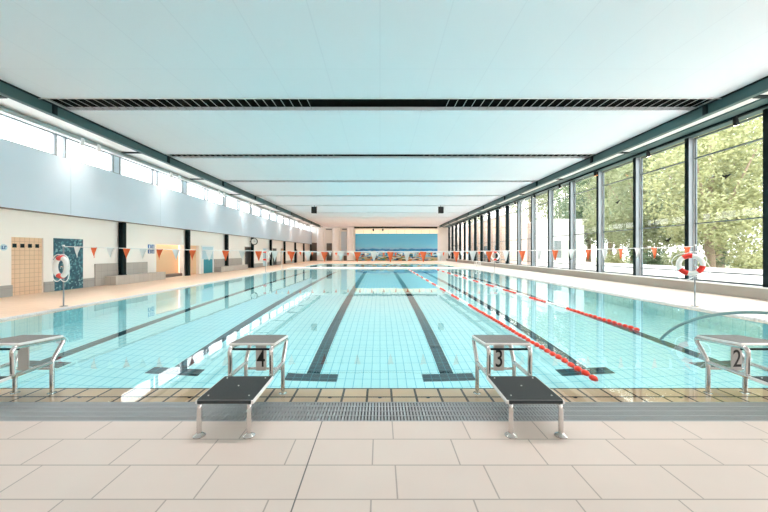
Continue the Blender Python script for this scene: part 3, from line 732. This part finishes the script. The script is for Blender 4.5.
def foliage(R, H, n, size, seed, blobs):
    rd = random.Random(seed); b = MB(); C = []
    for i in range(blobs):
        a = rd.uniform(0, 2*PI); q = rd.uniform(0, 1)**.6*R*.75; C.append((q*math.cos(a), q*math.sin(a), rd.uniform(.08, .92)*H, rd.uniform(.30, .50)*R))
    for i in range(n):
        c = rd.choice(C); d = Vector((rd.gauss(0, 1), rd.gauss(0, 1), rd.gauss(0, 1))).normalized()
        p = Vector(c[:3]) + d*c[3]*rd.uniform(.65, 1.08)
        u = Vector((rd.gauss(0, 1), rd.gauss(0, 1), rd.gauss(0, .6))).normalized(); w = u.cross(Vector((rd.gauss(0, 1), rd.gauss(0, 1), rd.gauss(0, 1)))).normalized()
        s = size*rd.uniform(.6, 1.3)
        b.add([p-u*s, p-w*s*.5, p+u*s, p+w*s*.5], [(0, 1, 2, 3)])
    return b
protos = {}
def tree(x, y, h, R, kind, lab, seed, sc_=1.0):
    th = h*.24
    t = empty('tree', (x, y, -.05), lab, 'tree', 'trees outside the glass wall', random.uniform(0, 6))
    b = MB(); b.tube([(0, 0, 0), (.1, .05, th*.5), (.0, .1, th), (.15, .0, h*.6), (.1, .1, h*.85)], .3, 10, rads=[.34, .26, .22, .14, .05])
    for k in range(4):
        a = k*1.7+seed; b.tube([(0, .08, th*(.8+.1*k)), (R*.4*math.cos(a), R*.4*math.sin(a), h*.5), (R*.65*math.cos(a), R*.65*math.sin(a), h*.68)], .1, 6, rads=[.14, .08, .03])
    b.build('trunk', M['trunk'], t, True)
    f = foliage(R, h-th*.7, 22000, .125, seed, 44).build('foliage', M[kind], t); f.location = (0, 0, th*.7)
T = [(21.5, 21.4, 11, 3.7, 'leafC', 'pale tree with a clear trunk behind the low garden wall'),
     (31.0, 20.5, 15, 4.9, 'leafB', 'dense green tree cut by the frame edge behind the pale tree'),
     (23.5, 29.2, 12, 4.2, 'leafA', 'leafy tree behind the middle of the glass wall'),
     (30.5, 39.5, 15, 5.2, 'leafB', 'tall green tree beside the white house'),
     (27.5, 60.0, 17, 5.4, 'leafA', 'tree rising behind the white house roof'),
     (41.0, 28.5, 18, 6.0, 'leafC', 'far pale tree in the back row, behind the dense green one'),
     (21.5, 79.0, 18, 6.0, 'leafA', 'farthest tree seen over the brick building'),
     (43.0, 41.0, 18, 6.2, 'leafB', 'far green tree in the back row, behind the yellowish tree'),
     (27.8, 43.8, 15, 4.4, 'leafB', 'dark tree just behind the white house corner'),
     (25.6, 36.6, 13, 3.4, 'leafA', 'slim tree in front of the tall green one'),
     (33.5, 59.0, 17, 5.4, 'leafC', 'pale tree far behind the white house'),
     (31.5, 30.4, 14, 4.2, 'leafC', 'yellowish tree between the leafy tree and the back row'),
     (38.5, 53.0, 19, 6.4, 'leafA', 'tall light green tree in the back row beside the house')]
for i, (x, y, h, R, kd, lb) in enumerate(T): tree(x, y, h, R, kd, lb, 11+i)
def shrub(x, y, R, h, kd, lb, seed):
    t = empty('shrub', (x, y, -.05), lb, 'shrub', 'shrubs outside the glass wall')
    b = MB(); b.tube([(0, 0, 0), (0, 0, h*.5)], .05, 6); b.build('stem', M['trunk'], t)
    f = foliage(R, h*.8, 2600, .085, seed, 14).build('foliage', M[kd], t); f.location = (0, 0, .1)
S = [(20.6, 17.9, 1.3, 1.9, 'leafC', 'round pale yellow shrub by the garden wall'), (19.6, 21.0, 1.1, 1.5, 'leafA', 'light green shrub beside the pale tree'),
     (20.0, 24.5, 1.4, 1.7, 'leafB', 'dark green shrub behind the garden wall'),
     (19.8, 28.0, 1.3, 1.6, 'leafC', 'pale shrub near the white house'), (25.8, 23.2, 2.0, 3.2, 'leafB', 'broad dark shrub in the garden behind the pale tree'), (27.5, 34.2, 1.9, 3.4, 'leafB', 'large green shrub in front of the tall tree')]
for i, a in enumerate(S): shrub(*a, 50+i)

# ------------------------------------------------------------------ light
w = bpy.data.worlds.new('sky'); sc.world = w; w.use_nodes = True
bg = w.node_tree.nodes['Background']; bg.inputs[0].default_value = (1., .975, 1.0, 1); bg.inputs[1].default_value = 2.6
def area(name, loc, rot, sx, sy, e, col):
    l = bpy.data.lights.new(name, 'AREA'); l.shape = 'RECTANGLE'; l.size = sx; l.size_y = sy; l.energy = e; l.color = col
    o = bpy.data.objects.new(name, l); COL.objects.link(o); o.location = loc; o.rotation_euler = rot; return o
for i, y in enumerate(LY):
    l = bpy.data.lights.new('wall_washer', 'SPOT'); l.energy = 30; l.color = (1, .90, .82); l.spot_size = math.radians(80); l.spot_blend = 1; l.shadow_soft_size = .25
    o = bpy.data.objects.new('wall_washer', l); COL.objects.link(o); o.location = (-10.25, y, 5.35)
    o.rotation_euler = Vector((-1.39, 0, -1.0)).to_track_quat('-Z', 'Y').to_euler()
# added fill lights just under the ceiling slots brighten the hall; narrow downward spread
for y in [4.4] + SL:
    o = area('slot_fill_light', (0, y, ZC-.004), (0, 0, 0), 18.4, .3, 75 if y < 5 else (160 if y < 32 else 95), (1, .91, .88)); o.data.spread = math.radians(88)
# uplights on the two long beams wash the ceiling
for sx in ():
    for k in range(6):
        o = area('beam_uplight', (sx*9.2, 3+8.5*k, 5.2), (PI, 0, 0), .2, 7.5, 60, (.95, .98, 1))
        o.rotation_euler = Vector((-sx*.9, 0, .55)).to_track_quat('-Z', 'Y').to_euler()

# ------------------------------------------------------------------ camera
cam = bpy.data.cameras.new('camera'); co = bpy.data.objects.new('camera', cam); COL.objects.link(co)
cam.sensor_width = 36; cam.lens = 328/768*36; co.location = (0, 0, 1.44); co.rotation_euler = (PI/2, 0, 0)
cam.shift_x = (384-380)/768; cam.shift_y = (252.5-256)/768; cam.clip_start = .05; cam.clip_end = 400
sc.camera = co
sc.view_settings.view_transform = 'Standard'; sc.view_settings.look = 'None'; sc.view_settings.gamma = 1; sc.view_settings.use_curve_mapping = False
sc.view_settings.exposure = 1.36
sc.cycles.max_bounces = 14; sc.cycles.diffuse_bounces = 8; sc.cycles.glossy_bounces = 6; sc.cycles.transmission_bounces = 10; sc.cycles.transparent_max_bounces = 24
